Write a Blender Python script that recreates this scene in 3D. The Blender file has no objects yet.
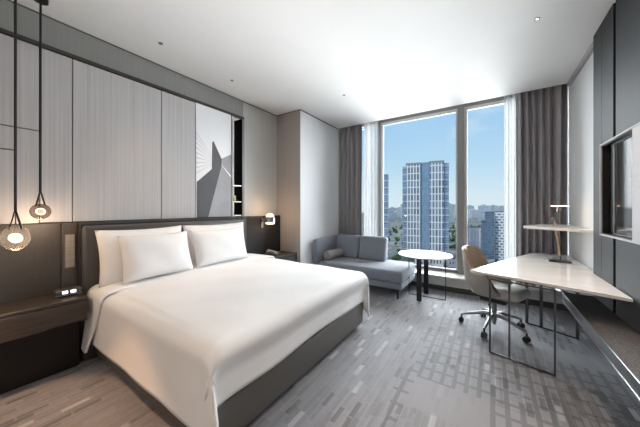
import bpy, bmesh, math, random
from mathutils import Vector, Matrix
random.seed(7)
PI = math.pi
SC = bpy.context.scene
COL = SC.collection
H = 3.10                      # ceiling height

# ------------------------------------------------------------------ helpers
def _nt(name):
    m = bpy.data.materials.new(name); m.use_nodes = True
    nt = m.node_tree
    return m, nt, nt.nodes['Principled BSDF']
def N(nt, t, **kw):
    n = nt.nodes.new(t)
    for k, v in kw.items():
        if k.startswith('i_'):
            n.inputs[k[2:].replace('_', ' ')].default_value = v
        else: setattr(n, k, v)
    return n
def c4(c): return (c[0], c[1], c[2], 1.0)
def mat(name, col, rough=.6, metal=0, var=.06, scale=40, bump=0, stretch=(1, 1, 1), sheen=0, coat=0, spec=.5, detail=3):
    """principled with procedural noise variation and optional bump"""
    m, nt, b = _nt(name)
    tc = N(nt, 'ShaderNodeTexCoord'); mp = N(nt, 'ShaderNodeMapping'); mp.inputs['Scale'].default_value = stretch
    nz = N(nt, 'ShaderNodeTexNoise'); nz.inputs['Scale'].default_value = scale; nz.inputs['Detail'].default_value = detail
    nt.links.new(tc.outputs['Object'], mp.inputs[0]); nt.links.new(mp.outputs[0], nz.inputs['Vector'])
    rp = N(nt, 'ShaderNodeMapRange'); rp.inputs['From Min'].default_value = .3; rp.inputs['From Max'].default_value = .7
    rp.inputs['To Min'].default_value = 1-var; rp.inputs['To Max'].default_value = 1+var
    nt.links.new(nz.outputs['Fac'], rp.inputs['Value'])
    mx = N(nt, 'ShaderNodeVectorMath', operation='SCALE'); mx.inputs[0].default_value = col[:3]
    nt.links.new(rp.outputs[0], mx.inputs['Scale']); nt.links.new(mx.outputs[0], b.inputs['Base Color'])
    b.inputs['Roughness'].default_value = rough; b.inputs['Metallic'].default_value = metal
    b.inputs['Specular IOR Level'].default_value = spec
    if sheen: b.inputs['Sheen Weight'].default_value = sheen
    if coat: b.inputs['Coat Weight'].default_value = coat; b.inputs['Coat Roughness'].default_value = .08
    if bump:
        bp = N(nt, 'ShaderNodeBump'); bp.inputs['Strength'].default_value = bump; bp.inputs['Distance'].default_value = .01
        nt.links.new(nz.outputs['Fac'], bp.inputs['Height']); nt.links.new(bp.outputs[0], b.inputs['Normal'])
    return m
def emit(name, col, strength):
    m, nt, b = _nt(name)
    b.inputs['Base Color'].default_value = c4(col)
    b.inputs['Emission Color'].default_value = c4(col); b.inputs['Emission Strength'].default_value = strength
    return m
def glassy(name, tint, gloss=.08, rough=.02, ior=1.25, frost=0):
    """thin clear glass: fresnel-like reflection over a tinted transparency"""
    m, nt, b = _nt(name); nt.nodes.remove(b)
    out = nt.nodes['Material Output']
    tr = N(nt, 'ShaderNodeBsdfTransparent'); tr.inputs[0].default_value = c4(tint)
    gl = N(nt, 'ShaderNodeBsdfGlossy'); gl.inputs['Roughness'].default_value = rough
    fr = N(nt, 'ShaderNodeFresnel'); fr.inputs[0].default_value = ior
    ad = N(nt, 'ShaderNodeMath', operation='MULTIPLY_ADD'); ad.inputs[1].default_value = 1.0; ad.inputs[2].default_value = gloss
    nt.links.new(fr.outputs[0], ad.inputs[0])
    mx = N(nt, 'ShaderNodeMixShader')
    nt.links.new(ad.outputs[0], mx.inputs[0]); nt.links.new(tr.outputs[0], mx.inputs[1]); nt.links.new(gl.outputs[0], mx.inputs[2])
    if frost:
        tl = N(nt, 'ShaderNodeBsdfTranslucent'); tl.inputs[0].default_value = c4(tint); m3 = N(nt, 'ShaderNodeMixShader'); m3.inputs[0].default_value = frost
        nt.links.new(mx.outputs[0], m3.inputs[1]); nt.links.new(tl.outputs[0], m3.inputs[2]); mx = m3
    nt.links.new(mx.outputs[0], out.inputs[0])
    return m

def new(): return bmesh.new()
def box(bm, x0, x1, y0, y1, z0, z1, bev=0, seg=2, mi=0):
    vs = [bm.verts.new((x, y, z)) for x in (x0, x1) for y in (y0, y1) for z in (z0, z1)]
    fs = [(0, 1, 3, 2), (4, 6, 7, 5), (0, 4, 5, 1), (2, 3, 7, 6), (0, 2, 6, 4), (1, 5, 7, 3)]
    fa = []
    for f in fs:
        fc = bm.faces.new([vs[i] for i in f]); fc.material_index = mi; fa.append(fc)
    if bev:
        es = list({e for f in fa for e in f.edges})
        r = bmesh.ops.bevel(bm, geom=es, offset=bev, segments=seg, profile=.5, affect='EDGES')
        for f in r['faces']: f.material_index = mi
    return vs
def prism(bm, pts, z0, z1, bev=0, seg=2):
    a = [bm.verts.new((p[0], p[1], z0)) for p in pts]; b = [bm.verts.new((p[0], p[1], z1)) for p in pts]
    n = len(pts)
    fa = [bm.faces.new(a[::-1]), bm.faces.new(b)]
    for i in range(n): fa.append(bm.faces.new([a[i], a[(i+1) % n], b[(i+1) % n], b[i]]))
    if bev:
        es = list({e for f in fa for e in f.edges})
        bmesh.ops.bevel(bm, geom=es, offset=bev, segments=seg, profile=.5, affect='EDGES')
def tube(bm, pts, r, n=10, cap=True):
    pts = [Vector(p) for p in pts]
    rs = r if isinstance(r, (list, tuple)) else [r]*len(pts)
    rings = []
    up = Vector((0, 0, 1))
    for i, p in enumerate(pts):
        d = (pts[min(i+1, len(pts)-1)]-pts[max(i-1, 0)]).normalized()
        u = up if abs(d.dot(up)) < .95 else Vector((1, 0, 0))
        s = d.cross(u).normalized(); t = s.cross(d).normalized()
        rings.append([bm.verts.new(p+s*rs[i]*math.cos(2*PI*k/n)+t*rs[i]*math.sin(2*PI*k/n)) for k in range(n)])
    for a, b in zip(rings, rings[1:]):
        for k in range(n): bm.faces.new([a[k], a[(k+1) % n], b[(k+1) % n], b[k]])
    if cap: bm.faces.new(rings[0][::-1]); bm.faces.new(rings[-1])
def lathe(bm, prof, c=(0, 0, 0), n=32, close=False):
    rings = []
    for r, z in prof:
        if r < 1e-6: rings.append([bm.verts.new((c[0], c[1], c[2]+z))])
        else: rings.append([bm.verts.new((c[0]+r*math.cos(2*PI*k/n), c[1]+r*math.sin(2*PI*k/n), c[2]+z)) for k in range(n)])
    for a, b in zip(rings, rings[1:]):
        for k in range(n):
            k2 = (k+1) % n
            if len(a) == 1 and len(b) == 1: continue
            if len(a) == 1: bm.faces.new([a[0], b[k2], b[k]])
            elif len(b) == 1: bm.faces.new([a[k], a[k2], b[0]])
            else: bm.faces.new([a[k], a[k2], b[k2], b[k]])
def grid(bm, f, nu, nv, skip=None):
    V = {}
    def g(i, j):
        if (i, j) not in V: V[(i, j)] = bm.verts.new(f(i/nu, j/nv))
        return V[(i, j)]
    for i in range(nu):
        for j in range(nv):
            if skip and skip(i, j): continue
            bm.faces.new([g(i, j), g(i+1, j), g(i+1, j+1), g(i, j+1)])
def obj(name, bm, m, parent=None, smooth=False, label=None, fix=True):
    if fix: bmesh.ops.recalc_face_normals(bm, faces=bm.faces)
    me = bpy.data.meshes.new(name); bm.to_mesh(me); bm.free()
    for x in (m if isinstance(m, (list, tuple)) else [m]): me.materials.append(x)
    if smooth:
        for p in me.polygons: p.use_smooth = True
        if smooth != 'all': me.set_sharp_from_angle(angle=math.radians(40))
    o = bpy.data.objects.new(name, me); COL.objects.link(o)
    if parent: o.parent = parent
    if label: o['label'] = label
    return o
def thing(name, label, cat, loc=(0, 0, 0), rz=0, group=None):
    o = bpy.data.objects.new(name, None); COL.objects.link(o)
    o.location = loc; o.rotation_euler = (0, 0, rz); o.empty_display_size = .1
    return tag(o, label, cat, group)
def tag(o, label, cat, group=None):
    o['label'] = label; o['category'] = cat
    if group: o['group'] = group
    return o
def struct(name, bm, m, parent=None, smooth=False):
    o = obj(name, bm, m, parent, smooth)
    if not parent: o['kind'] = 'structure'
    return o
def copy_tree(o, parent=None):
    c = o.copy(); COL.objects.link(c)
    if parent: c.parent = parent
    for ch in list(o.children): copy_tree(ch, c)
    return c
def solid(o, t, off=0):
    md = o.modifiers.new('thick', 'SOLIDIFY'); md.thickness = t; md.offset = off
def subs(o, l=1):
    md = o.modifiers.new('sub', 'SUBSURF'); md.levels = l; md.render_levels = l

# point on the wall plane x = X for a direction seen from the standing point (for wall seams)
F = 256.0; SA = 170/F; CA = 1/math.sqrt(1+SA*SA); SN = SA*CA
def Yat(u, X):
    s = (u-320)/F; z = X/(-SN+s*CA); return z*(CA+s*SN)

# ------------------------------------------------------------------ materials
M = {}
M['ceiling'] = mat('ceiling_paint', (.79, .79, .785), .9, var=.01, scale=3)
M['wallpaper'] = mat('grey_wallpaper', (.50, .50, .485), .75, var=.05, scale=60, stretch=(1, 1, .02), bump=.1)
M['wallpaper_dark'] = mat('dark_grey_band', (.27, .27, .26), .75, var=.05, scale=60, stretch=(1, 1, .02), bump=.1)
M['wallpaper_light'] = mat('light_wallpaper', (.74, .75, .755), .75, var=.03, scale=60, stretch=(1, 1, .02), bump=.1)
M['panel'] = mat('silver_grey_veneer', (.47, .455, .455), .5, var=.10, scale=45, stretch=(1, 1, .012), bump=.15)
M['seam'] = mat('dark_seam', (.02, .02, .02), .6)
M['trim_metal'] = mat('bronze_trim', (.07, .065, .06), .35, metal=.7)
M['dark_fabric'] = mat('dark_woven_panel', (.052, .046, .042), .6, var=.25, scale=160, bump=.3)
M['dark_panel'] = mat('charcoal_lacquer', (.024, .025, .027), .6, spec=.22, var=.05, scale=20)
M['headboard'] = mat('headboard_leather', (.062, .055, .052), .5, var=.08, scale=50, bump=.1)
M['bed_base'] = mat('bed_base_leather', (.10, .095, .088), .55, var=.08, scale=120, bump=.15)
M['bed_base_side'] = M['bed_base']
M['walnut'] = mat('dark_walnut', (.046, .033, .026), .38, var=.30, scale=22, stretch=(3, .35, 3), bump=.06)
M['black'] = mat('black_metal', (.012, .012, .013), .4, metal=.3)
M['white_cloth'] = mat('white_cotton', (.80, .80, .80), .85, var=.012, scale=6, sheen=.1)
M['pillow'] = mat('pillow_cotton', (.80, .79, .785), .85, var=.015, scale=9, sheen=.1)
M['sheet'] = mat('sheet_cotton', (.78, .76, .75), .85, var=.015, scale=9)
M['sofa'] = mat('blue_grey_fabric', (.18, .198, .238), .9, var=.12, scale=260, bump=.4, sheen=.3)
M['bolster'] = mat('taupe_fabric', (.27, .25, .235), .9, var=.1, scale=220, bump=.3)
M['drape'] = mat('grey_drape', (.33, .315, .325), .85, var=.08, scale=200, bump=.2, sheen=.25)
M['steel'] = mat('brushed_steel', (.33, .33, .34), .28, metal=1, var=.05)
M['dark_steel'] = mat('gunmetal', (.12, .12, .125), .33, metal=.85)
M['alu'] = mat('window_aluminium', (.22, .215, .21), .5, metal=.2, var=.03)
M['alu_light'] = mat('window_bead', (.58, .58, .58), .5, var=.02)
M['marble'] = mat('desk_marble', (.88, .85, .82), .10, var=.07, scale=3.5, stretch=(1, 2.2, 1), coat=.4, detail=8)
M['white_gloss'] = mat('white_solid_surface', (.82, .82, .81), .16, var=.01, coat=.3)
M['sill'] = mat('pale_stone_sill', (.72, .70, .67), .25, var=.03, scale=8)
M['sillwall'] = mat('sill_wall_paint', (.60, .60, .59), .6, var=.03)
M['base_dark'] = mat('dark_skirting', (.05, .05, .05), .5)
M['granite'] = mat('speckled_bench_top', (.115, .112, .11), .5, var=.75, scale=170, detail=1)
M['frame_silver'] = mat('silver_lacquer', (.42, .42, .44), .7, metal=0, spec=.2, var=.02)
M['screen'] = mat('screen_glass', (.012, .013, .012), .06, var=0, spec=.35)
M['tan'] = mat('tan_leather', (.25, .20, .145), .5, var=.06, scale=70, bump=.12)
M['taupe'] = mat('taupe_leather', (.36, .335, .30), .5, var=.05, scale=70, bump=.1)
M['cream'] = mat('cream_leather', (.66, .65, .61), .5, var=.04, scale=70, bump=.1)
M['copper'] = mat('copper_lamp_arm', (.55, .36, .24), .3, metal=.8)
M['bone'] = mat('switch_plate', (.26, .235, .205), .5, var=.04)
M['rubber'] = mat('black_rubber', (.02, .02, .02), .6)
M['phone'] = mat('phone_plastic', (.05, .05, .052), .3)
M['glass'] = glassy('window_glass', (.97, .985, .99), gloss=.0)
M['smoke'] = glassy('smoked_glass', (.55, .50, .46), gloss=.0, rough=.05, ior=1.05, frost=.03)
M['clear'] = glassy('clear_glass', (.90, .88, .85), gloss=.0, rough=.05, ior=1.03, frost=.10)
M['glow_ring'] = emit('warm_led_ring', (1, .88, .70), 3.2)
M['glow_core'] = emit('warm_led_core', (1, .80, .60), .95)
M['glow_lamp'] = emit('desk_led', (1, .72, .46), 5)
M['glow_shade'] = emit('opal_lamp_shade', (1, .84, .66), 1.5)
M['glow_spot'] = emit('downlight_led', (1, .80, .58), 6)
M['glow_btn'] = emit('clock_buttons', (.85, .92, 1), 1.6)

def sheer_mat():
    m, nt, b = _nt('sheer_voile'); out = nt.nodes['Material Output']; nt.nodes.remove(b)
    tr = N(nt, 'ShaderNodeBsdfTransparent'); tl = N(nt, 'ShaderNodeBsdfTranslucent'); df = N(nt, 'ShaderNodeBsdfDiffuse')
    tl.inputs[0].default_value = (.42, .43, .43, 1); df.inputs[0].default_value = (.85, .85, .85, 1)
    m1 = N(nt, 'ShaderNodeMixShader'); m1.inputs[0].default_value = .5
    nt.links.new(tl.outputs[0], m1.inputs[1]); nt.links.new(df.outputs[0], m1.inputs[2])
    tc = N(nt, 'ShaderNodeTexCoord'); nz = N(nt, 'ShaderNodeTexNoise'); nz.inputs['Scale'].default_value = 30
    nt.links.new(tc.outputs['Object'], nz.inputs['Vector'])
    mr = N(nt, 'ShaderNodeMapRange'); mr.inputs['To Min'].default_value = .50; mr.inputs['To Max'].default_value = .68
    nt.links.new(nz.outputs['Fac'], mr.inputs['Value'])
    m2 = N(nt, 'ShaderNodeMixShader'); nt.links.new(mr.outputs[0], m2.inputs[0])
    nt.links.new(tr.outputs[0], m2.inputs[1]); nt.links.new(m1.outputs[0], m2.inputs[2])
    nt.links.new(m2.outputs[0], out.inputs[0]); return m
M['sheer'] = sheer_mat()

def math_n(nt, op, a, b=None, c=None):
    n = N(nt, 'ShaderNodeMath', operation=op)
    for i, v in enumerate((a, b, c)):
        if v is None: continue
        if isinstance(v, (int, float)): n.inputs[i].default_value = v
        else: nt.links.new(v, n.inputs[i])
    return n.outputs[0]
def carpet_mat():
    """woven hotel carpet: small tufted dashes lengthwise, sparse light dashes, darker ladder areas and plain blocks"""
    m, nt, b = _nt('patterned_carpet'); L = nt.links
    tc = N(nt, 'ShaderNodeTexCoord'); sp = N(nt, 'ShaderNodeSeparateXYZ'); L.new(tc.outputs['Object'], sp.inputs[0])
    x, y = sp.outputs[0], sp.outputs[1]
    mt = lambda *a: math_n(nt, *a)
    def wn(*comps):
        cb = N(nt, 'ShaderNodeCombineXYZ')
        for i, c in enumerate(comps):
            if isinstance(c, (int, float)): cb.inputs[i].default_value = c
            else: L.new(c, cb.inputs[i])
        w = N(nt, 'ShaderNodeTexWhiteNoise', noise_dimensions='3D'); L.new(cb.outputs[0], w.inputs['Vector']); return w.outputs['Value']
    def sm(v, a, b_): 
        r = N(nt, 'ShaderNodeMapRange'); r.inputs['From Min'].default_value = a; r.inputs['From Max'].default_value = b_
        L.new(v, r.inputs['Value']); return r.outputs[0]
    def cells(w, l, seed):
        cx = mt('DIVIDE', x, w); ix = mt('FLOOR', cx); fx = mt('SUBTRACT', cx, ix)
        off = wn(ix, seed, 0.0); cy = mt('ADD', mt('DIVIDE', y, l), mt('MULTIPLY', off, 7.0)); iy = mt('FLOOR', cy); fy = mt('SUBTRACT', cy, iy)
        return ix, iy, fx, fy, wn(ix, iy, seed+3.0)
    def inside(fx, fy, mx_, my):
        a = mt('MULTIPLY', mt('GREATER_THAN', fx, mx_), mt('LESS_THAN', fx, 1-mx_))
        c = mt('MULTIPLY', mt('GREATER_THAN', fy, my), mt('LESS_THAN', fy, 1-my)); return mt('MULTIPLY', a, c)
    ix, iy, fx, fy, r1 = cells(.042, .16, 1.0)      # dashes
    in1 = inside(fx, fy, .10, .04)
    ix2, iy2, fx2, fy2, r2 = cells(.020, .30, 5.0)  # fine streaks
    ix3, iy3, fx3, fy3, r3 = cells(.46, .62, 9.0)   # big blocks
    nz = N(nt, 'ShaderNodeTexNoise'); nz.inputs['Scale'].default_value = 1.3; nz.inputs['Detail'].default_value = 2; L.new(tc.outputs['Object'], nz.inputs['Vector'])
    fz = N(nt, 'ShaderNodeTexNoise'); fz.inputs['Scale'].default_value = 420; L.new(tc.outputs['Object'], fz.inputs['Vector'])
    # value
    v = mt('MULTIPLY_ADD', r1, .06, .185)                       # dash tone
    v = mt('ADD', v, mt('MULTIPLY', mt('SUBTRACT', r2, .5), .06))
    light = mt('MULTIPLY', mt('GREATER_THAN', r1, .955), in1)
    dark = mt('MULTIPLY', mt('LESS_THAN', r1, .10), in1)
    gap = mt('SUBTRACT', 1.0, in1)
    v = mt('ADD', v, mt('MULTIPLY', light, .17))
    v = mt('SUBTRACT', v, mt('MULTIPLY', dark, .07))
    plain = mt('GREATER_THAN', r3, .72)                        # plain blocks
    ladder = mt('MULTIPLY', mt('LESS_THAN', r3, .36), mt('GREATER_THAN', x, .3))
    gapv = mt('ADD', .03, mt('MULTIPLY', ladder, -.14))
    v = mt('ADD', v, mt('MULTIPLY', gap, gapv))
    pl_v = mt('MULTIPLY_ADD', r3, .06, .19)
    pm = mt('MULTIPLY', plain, mt('MULTIPLY_ADD', mt('GREATER_THAN', x, -.6), .55, .30))
    mixv = N(nt, 'ShaderNodeMix', data_type='FLOAT'); L.new(pm, mixv.inputs[0]); L.new(v, mixv.inputs[2]); L.new(pl_v, mixv.inputs[3])
    ax = mt('SUBTRACT', mt('DIVIDE', x, .085), mt('FLOOR', mt('DIVIDE', x, .085)))
    ixl = mt('FLOOR', mt('DIVIDE', x, .085)); yl = mt('ADD', mt('DIVIDE', y, .15), mt('MULTIPLY', mt('FLOOR', mt('DIVIDE', ixl, 3.0)), .37)); ay = mt('SUBTRACT', yl, mt('FLOOR', yl))
    lad = mt('SUBTRACT', 1.0, mt('MULTIPLY', mt('GREATER_THAN', ax, .36), mt('GREATER_THAN', ay, .20)))
    i4, j4, f4, g4, r4 = cells(.51, .75, 21.0)
    zone = mt('MULTIPLY', mt('LESS_THAN', r4, .52), mt('GREATER_THAN', mt('ADD', x, mt('MULTIPLY', nz.outputs['Fac'], .5)), -.35))
    v2 = mt('MULTIPLY', mixv.outputs[0], mt('SUBTRACT', 1.0, mt('MULTIPLY', mt('MULTIPLY', lad, zone), .42)))
    v = mt('MULTIPLY', v2, mt('MULTIPLY_ADD', nz.outputs['Fac'], .5, .75))
    v = mt('MULTIPLY', v, mt('MULTIPLY_ADD', fz.outputs['Fac'], .32, .60))
    cr = N(nt, 'ShaderNodeVectorMath', operation='SCALE'); cr.inputs[0].default_value = (.97, .975, 1.07); L.new(v, cr.inputs['Scale'])
    L.new(cr.outputs[0], b.inputs['Base Color']); b.inputs['Roughness'].default_value = .65; b.inputs['Specular IOR Level'].default_value = .35; b.inputs['Sheen Weight'].default_value = .2; b.inputs['Sheen Roughness'].default_value = .6
    bp = N(nt, 'ShaderNodeBump'); bp.inputs['Strength'].default_value = .4; bp.inputs['Distance'].default_value = .004
    L.new(fz.outputs['Fac'], bp.inputs['Height']); L.new(bp.outputs[0], b.inputs['Normal'])
    return m
M['carpet'] = carpet_mat()

# ------------------------------------------------------------------ room shell
XL, XR, XC = -3.28, .91, .85          # left wall, right wallpaper, right cabinet face
YW, YG, YB = 4.78, 5.14, -2.2         # inner window line, glass, wall behind the viewer
bm = new(); box(bm, -3.6, 1.2, YB-.1, 5.2, -.12, 0); struct('floor', bm, M['carpet'])
bm = new(); box(bm, -3.6, 1.2, YB-.1, YW, H, H+.12); box(bm, -3.0, 1.2, YW-.02, 5.25, 3.36, 3.42); box(bm, -3.0, 1.2, YW-.02, YW, H+.12, 3.36)
struct('ceiling', bm, M['ceiling'])
NY0, NY1 = Yat(232.5, -3.25), Yat(242, -3.25)   # narrow niche beside the artwork
PT, PB = 2.81, 1.265
bm = new()
box(bm, -3.6, XL, YB-.1, NY0, 0, H, mi=0); box(bm, -3.6, XL, NY1, 3.50, 0, H)
box(bm, -3.6, XL, NY0, NY1, 0, PB); box(bm, -3.6, XL, NY0, NY1, PT, H)
wl = struct('wall_left', bm, M['wallpaper'])
bm = new(); box(bm, XL, XL+.012, YB, 2.715, PT+.02, H-.012); obj('upper_band', bm, M['wallpaper_dark'], wl)
bm = new(); box(bm, XL, XL+.05, YB, NY1+.03, PT-.012, PT+.02); obj('top_trim', bm, M['trim_metal'], wl)
bm = new(); box(bm, XL, XL+.05, NY1, NY1+.03, PB, PT-.012); obj('side_trim', bm, mat('grey_side_trim', (.22, .22, .215), .5), wl)
bm = new(); box(bm, XL, XL+.006, YB, NY0, PB, PT-.012); obj('seam_backing', bm, M['seam'], wl)
PX = XL+.035
ys = [Yat(u, PX) for u in (-200, 15.5, 39.5, 72.5, 161.5, 195.5)]
ys[0] = -.55
def panel(y0, y1, z0=PB+.004, z1=PT-.014):
    g = .004
    bm = new(); box(bm, XL, PX, y0+g, y1-g, z0+g, z1-g, .002, 1); return obj('wall_panel', bm, M['panel'], wl)
panel(YB, ys[0])
panel(ys[0], ys[1], 2.065, PT-.014); panel(ys[0], ys[1], 1.875, 2.065); panel(ys[0], ys[1], PB, 1.875)
panel(ys[1], ys[2], 2.065, PT-.014); panel(ys[1], ys[2], PB, 2.065)
for a, c in zip(ys[2:], ys[3:]): panel(a, c)
# dark back panel behind bed and nightstands
BX = -3.19
p0, p1 = Yat(61.5, BX), Yat(77, BX)
bm = new(); box(bm, XL, BX, YB, p0-.004, .0, PB, .003, 1); obj('back_panel', bm, M['dark_fabric'], wl)
bm = new(); box(bm, XL, BX+.012, p0, p1, .0, PB, .003, 1); obj('switch_panel', bm, mat('smooth_dark_wood', (.075, .066, .062), .45, var=.12, scale=30, stretch=(1, 1, .1)), wl)
bm = new(); box(bm, XL, BX, p1+.004, 2.72, .0, PB, .003, 1); obj('back_panel', bm, M['dark_fabric'], wl)
bm = new(); box(bm, XL, BX, 2.724, 3.085, .0, PB, .003, 1); obj('back_panel', bm, M['dark_panel'], wl)
bm = new(); box(bm, XL, BX, 3.089, 3.495, .0, PB, .003, 1); obj('back_panel', bm, M['dark_panel'], wl)

# projecting wall corner by the sofa
bm = new(); box(bm, -3.6, -2.73, 3.50, 5.25, 0, H, 0)
wc = struct('wall_alcove', bm, M['wallpaper_light'])
bm = new(); box(bm, XL, -2.733, 3.494, 3.50, 0, H-.002); obj('return_face', bm, mat('taupe_return_wallpaper', (.36, .325, .30), .75, var=.05, scale=60, stretch=(1, 1, .02)), wc)
bm = new(); box(bm, -3.6, 1.3, YB-.2, YB, 0, H); struct('wall_back', bm, M['wallpaper_light'])
bm = new(); box(bm, XR, 1.3, YB, 5.25, 0, H+.3); wr = struct('wall_right', bm, M['wallpaper_light'])
bm = new(); box(bm, XR-.035, XR, 3.6, 4.76, H-.05, H); obj('cornice', bm, mat('grey_cornice', (.40, .41, .41), .6), wr)
# window wall under the sill and the sill
bm = new(); box(bm, -2.73, XR, YW, YG+.06, 0, .215); ww = struct('wall_window', bm, M['sillwall'])
bm = new(); box(bm, -2.73, XR, YW-.03, YG+.03, .215, .25, .004, 2); s_ = struct('trim_1', bm, M['sill'])
bm = new(); box(bm, -2.73, XR, YW-.014, YW, 0, .08); struct('baseboard_window', bm, M['base_dark'])
bm = new(); box(bm, -2.716, -2.73, 3.51, 4.76, 0, .08); struct('baseboard_alcove', bm, M['base_dark'])
bm = new(); box(bm, XR-.014, XR, 3.61, 4.76, 0, .08); struct('baseboard_right', bm, M['base_dark'])
# shadow gap lines under the ceiling
for nm, a in (('trim_2', (XL, XL+.016, YB, 3.49, H-.010, H)), ('trim_3', (-2.73, -2.714, 3.49, YW, H-.010, H)), ('trim_4', (XL, -2.73, 3.478, 3.494, H-.010, H))):
    bm = new(); box(bm, *a); struct(nm, bm, mat('shadow_gap', (.10, .10, .10), .8))
# window
WX0, MX0, MX1 = -1.88, -.475, -.375
GX1 = XR
win = None
bm = new()
box(bm, WX0-.07, WX0, YG-.02, YG+.08, .25, 3.155); box(bm, -2.73, XR, YG-.02, YG+.08, 3.155, 3.36)
box(bm, MX0, MX1, YG-.09, YG+.06, .25, 3.155, .004, 1)
box(bm, -2.73, XR, YG-.02, YG+.08, .25, .29)
win = struct('window_1', bm, M['alu'])
bm = new()
for a, c in ((WX0, MX0), (MX1, XR)):
    box(bm, a, a+.045, YG-.03, YG+.02, .29, 3.155); box(bm, c-.03, c, YG-.03, YG+.02, .29, 3.155)
    box(bm, a+.045, c-.03, YG-.03, YG+.02, 3.10, 3.155); box(bm, a+.045, c-.03, YG-.03, YG+.02, .29, .31)
obj('glazing_bead', bm, M['alu_light'], win)
for a, c in ((-2.73, WX0-.07), (WX0+.045, MX0-.03), (MX1+.045, XR-.03)):
    bm = new(); box(bm, a, c, YG+.0, YG+.008, .31, 3.10); obj('pane', bm, M['glass'], win)

# ------------------------------------------------------------------ curtains
def curtain(name, x0, x1, y, amp, folds, z0, z1, m, label, cat, seed, thick=.004, group=None):
    rnd = random.Random(seed)
    ph = [rnd.uniform(-1.6, 1.6) for _ in range(folds+2)]; am = [rnd.uniform(.55, 1.2) for _ in range(folds+2)]
    def f(u, v):
        t = u*folds; i = int(t); w = t-i
        p = ph[i]*(1-w)+ph[i+1]*w; a = am[i]*(1-w)+am[i+1]*w
        th = 2*PI*(t+.16*p)
        hem = 1+.18*(1-v)
        s = math.sin(th)
        yy = y+amp*a*hem*math.copysign(abs(s)**.75, s)+.005*math.sin(v*4+p*9)*(1-v)
        xx = x0+(x1-x0)*u+.012*math.sin(2*th)*a+.003*p*math.sin(v*5)
        return (xx, yy, z0+(z1-z0)*v)
    bm = new(); grid(bm, f, folds*14, 26)
    o = obj(name, bm, m, smooth='all'); solid(o, thick)
    tag(o, label, cat, group); return o
curtain('curtain', -2.722, -2.17, 4.885, .062, 5, .26, 3.34, M['drape'], 'dark grey pleated blackout drape hanging behind the sofa, left of the window', 'curtain', 3)
curtain('curtain', .325, .903, 4.885, .064, 7, .26, 3.34, M['drape'], 'dark grey pleated blackout drape hanging behind the desk, right of the window', 'curtain', 5)
curtain('sheer_curtain', -2.20, -1.89, 5.02, .030, 5, .26, 3.34, M['sheer'], 'gathered white sheer curtain at the left edge of the window beside the sofa drape', 'curtain', 8, .0015)
curtain('sheer_curtain', .19, .80, 5.02, .030, 9, .26, 3.34, M['sheer'], 'gathered white sheer curtain at the right edge of the window beside the desk drape', 'curtain', 9, .0015)
for nm, y, z in (('curtain_track', 4.885, 3.345), ):
    bm = new(); box(bm, -2.72, XR-.005, y-.02, y+.02, z, 3.36); tag(obj(nm, bm, M['alu_light']), 'slim white curtain track inside the ceiling pocket above the dark drapes', 'curtain track')

# ------------------------------------------------------------------ artwork and niche
AX = PX+.006
a0, a1 = Yat(196, AX), Yat(231, AX)
art = thing('wall_art', 'tall black and white abstract print with a dark angular shape on the bed wall', 'picture', (AX, 0, 0))
def art_pt(u, v, d=0):
    # picture-local coordinates: u 0..1 across, v 0..1 down
    return (d, a0+(a1-a0)*u, (PT-.015)+(PB+.01-(PT-.015))*v)
bm = new(); box(bm, XL+.006-AX, 0, a0, a1, PB+.01, PT-.015); obj('print_panel', bm, mat('print_white', (.80, .80, .82), .5, var=.03, scale=2), art)
def artpoly(name, pts, d, col):
    bm = new()
    a = [bm.verts.new(art_pt(u, v, d)) for u, v in pts]; b = [bm.verts.new(art_pt(u, v, 0)) for u, v in pts]
    bm.faces.new(a)
    for i in range(len(pts)): bm.faces.new([a[i], a[(i+1) % len(pts)], b[(i+1) % len(pts)], b[i]])
    obj(name, bm, col, art)
ink = mat('print_dark_grey', (.06, .06, .066), .5, var=.12, scale=3); ink2 = mat('print_mid_grey', (.30, .30, .32), .5, var=.1, scale=3)
ink3 = mat('print_pale_grey', (.60, .60, .63), .5, var=.06, scale=3)
artpoly('printed_shape', [(.32, 1.0), (.66, .49), (1, .62), (1, 1)], .0008, ink2)
artpoly('printed_shape', [(.32, 1.0), (.02, 1.0), (.02, .69), (.42, .56), (.43, .31), (.47, .30), (.71, .455), (.69, .53)], .0022, ink)
artpoly('printed_shape', [(.70, .45), (1, .39), (1, .60), (.70, .50)], .0012, ink2)
for k in range(9):
    t = k/9; artpoly('printed_line', [(0, .25+.40*t), (0, .262+.40*t), (.43, .44+.09*t), (.43, .438+.09*t)], .001, ink3)
# niche shelf unit
nt_ = thing('niche_shelf', 'narrow open shelf unit with white back and black side, recessed right of the print', 'shelf', (XL, 0, 0))
bm = new(); box(bm, -.155, -.145, NY0+.006, NY1-.006, PB+.01, PT-.015); obj('back', bm, mat('niche_white', (.75, .75, .75), .5), nt_)
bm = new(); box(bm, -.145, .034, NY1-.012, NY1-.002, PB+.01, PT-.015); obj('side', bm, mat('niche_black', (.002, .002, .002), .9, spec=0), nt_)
bm = new(); box(bm, -.145, .034, NY0+.002, NY0+.008, PB+.01, PT-.015); obj('side', bm, mat('niche_white_side', (.75, .75, .75), .5), nt_)
bm = new(); box(bm, -.143, -.10, NY0+.0085, NY0+.0125, PB+.03, PT-.03); obj('led_strip', bm, emit('niche_led', (1, .97, .92), 12), nt_)  # unseen glowing strip added to brighten the white niche back
for z in (1.745, 1.495, PB+.02):
    bm = new(); box(bm, -.145, .030, NY0+.008, NY1-.012, z-.008, z+.008); obj('shelf_board', bm, M['white_gloss'], nt_)
sc_ = thing('ornament', 'small yellow-green sculpted ornament on the middle board of the narrow niche', 'ornament', (XL-.03, (NY0+NY1)/2-.03, 1.503))
bm = new(); box(bm, -.03, .03, -.03, .03, 0, .012); obj('base', bm, M['black'], sc_)
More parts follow.
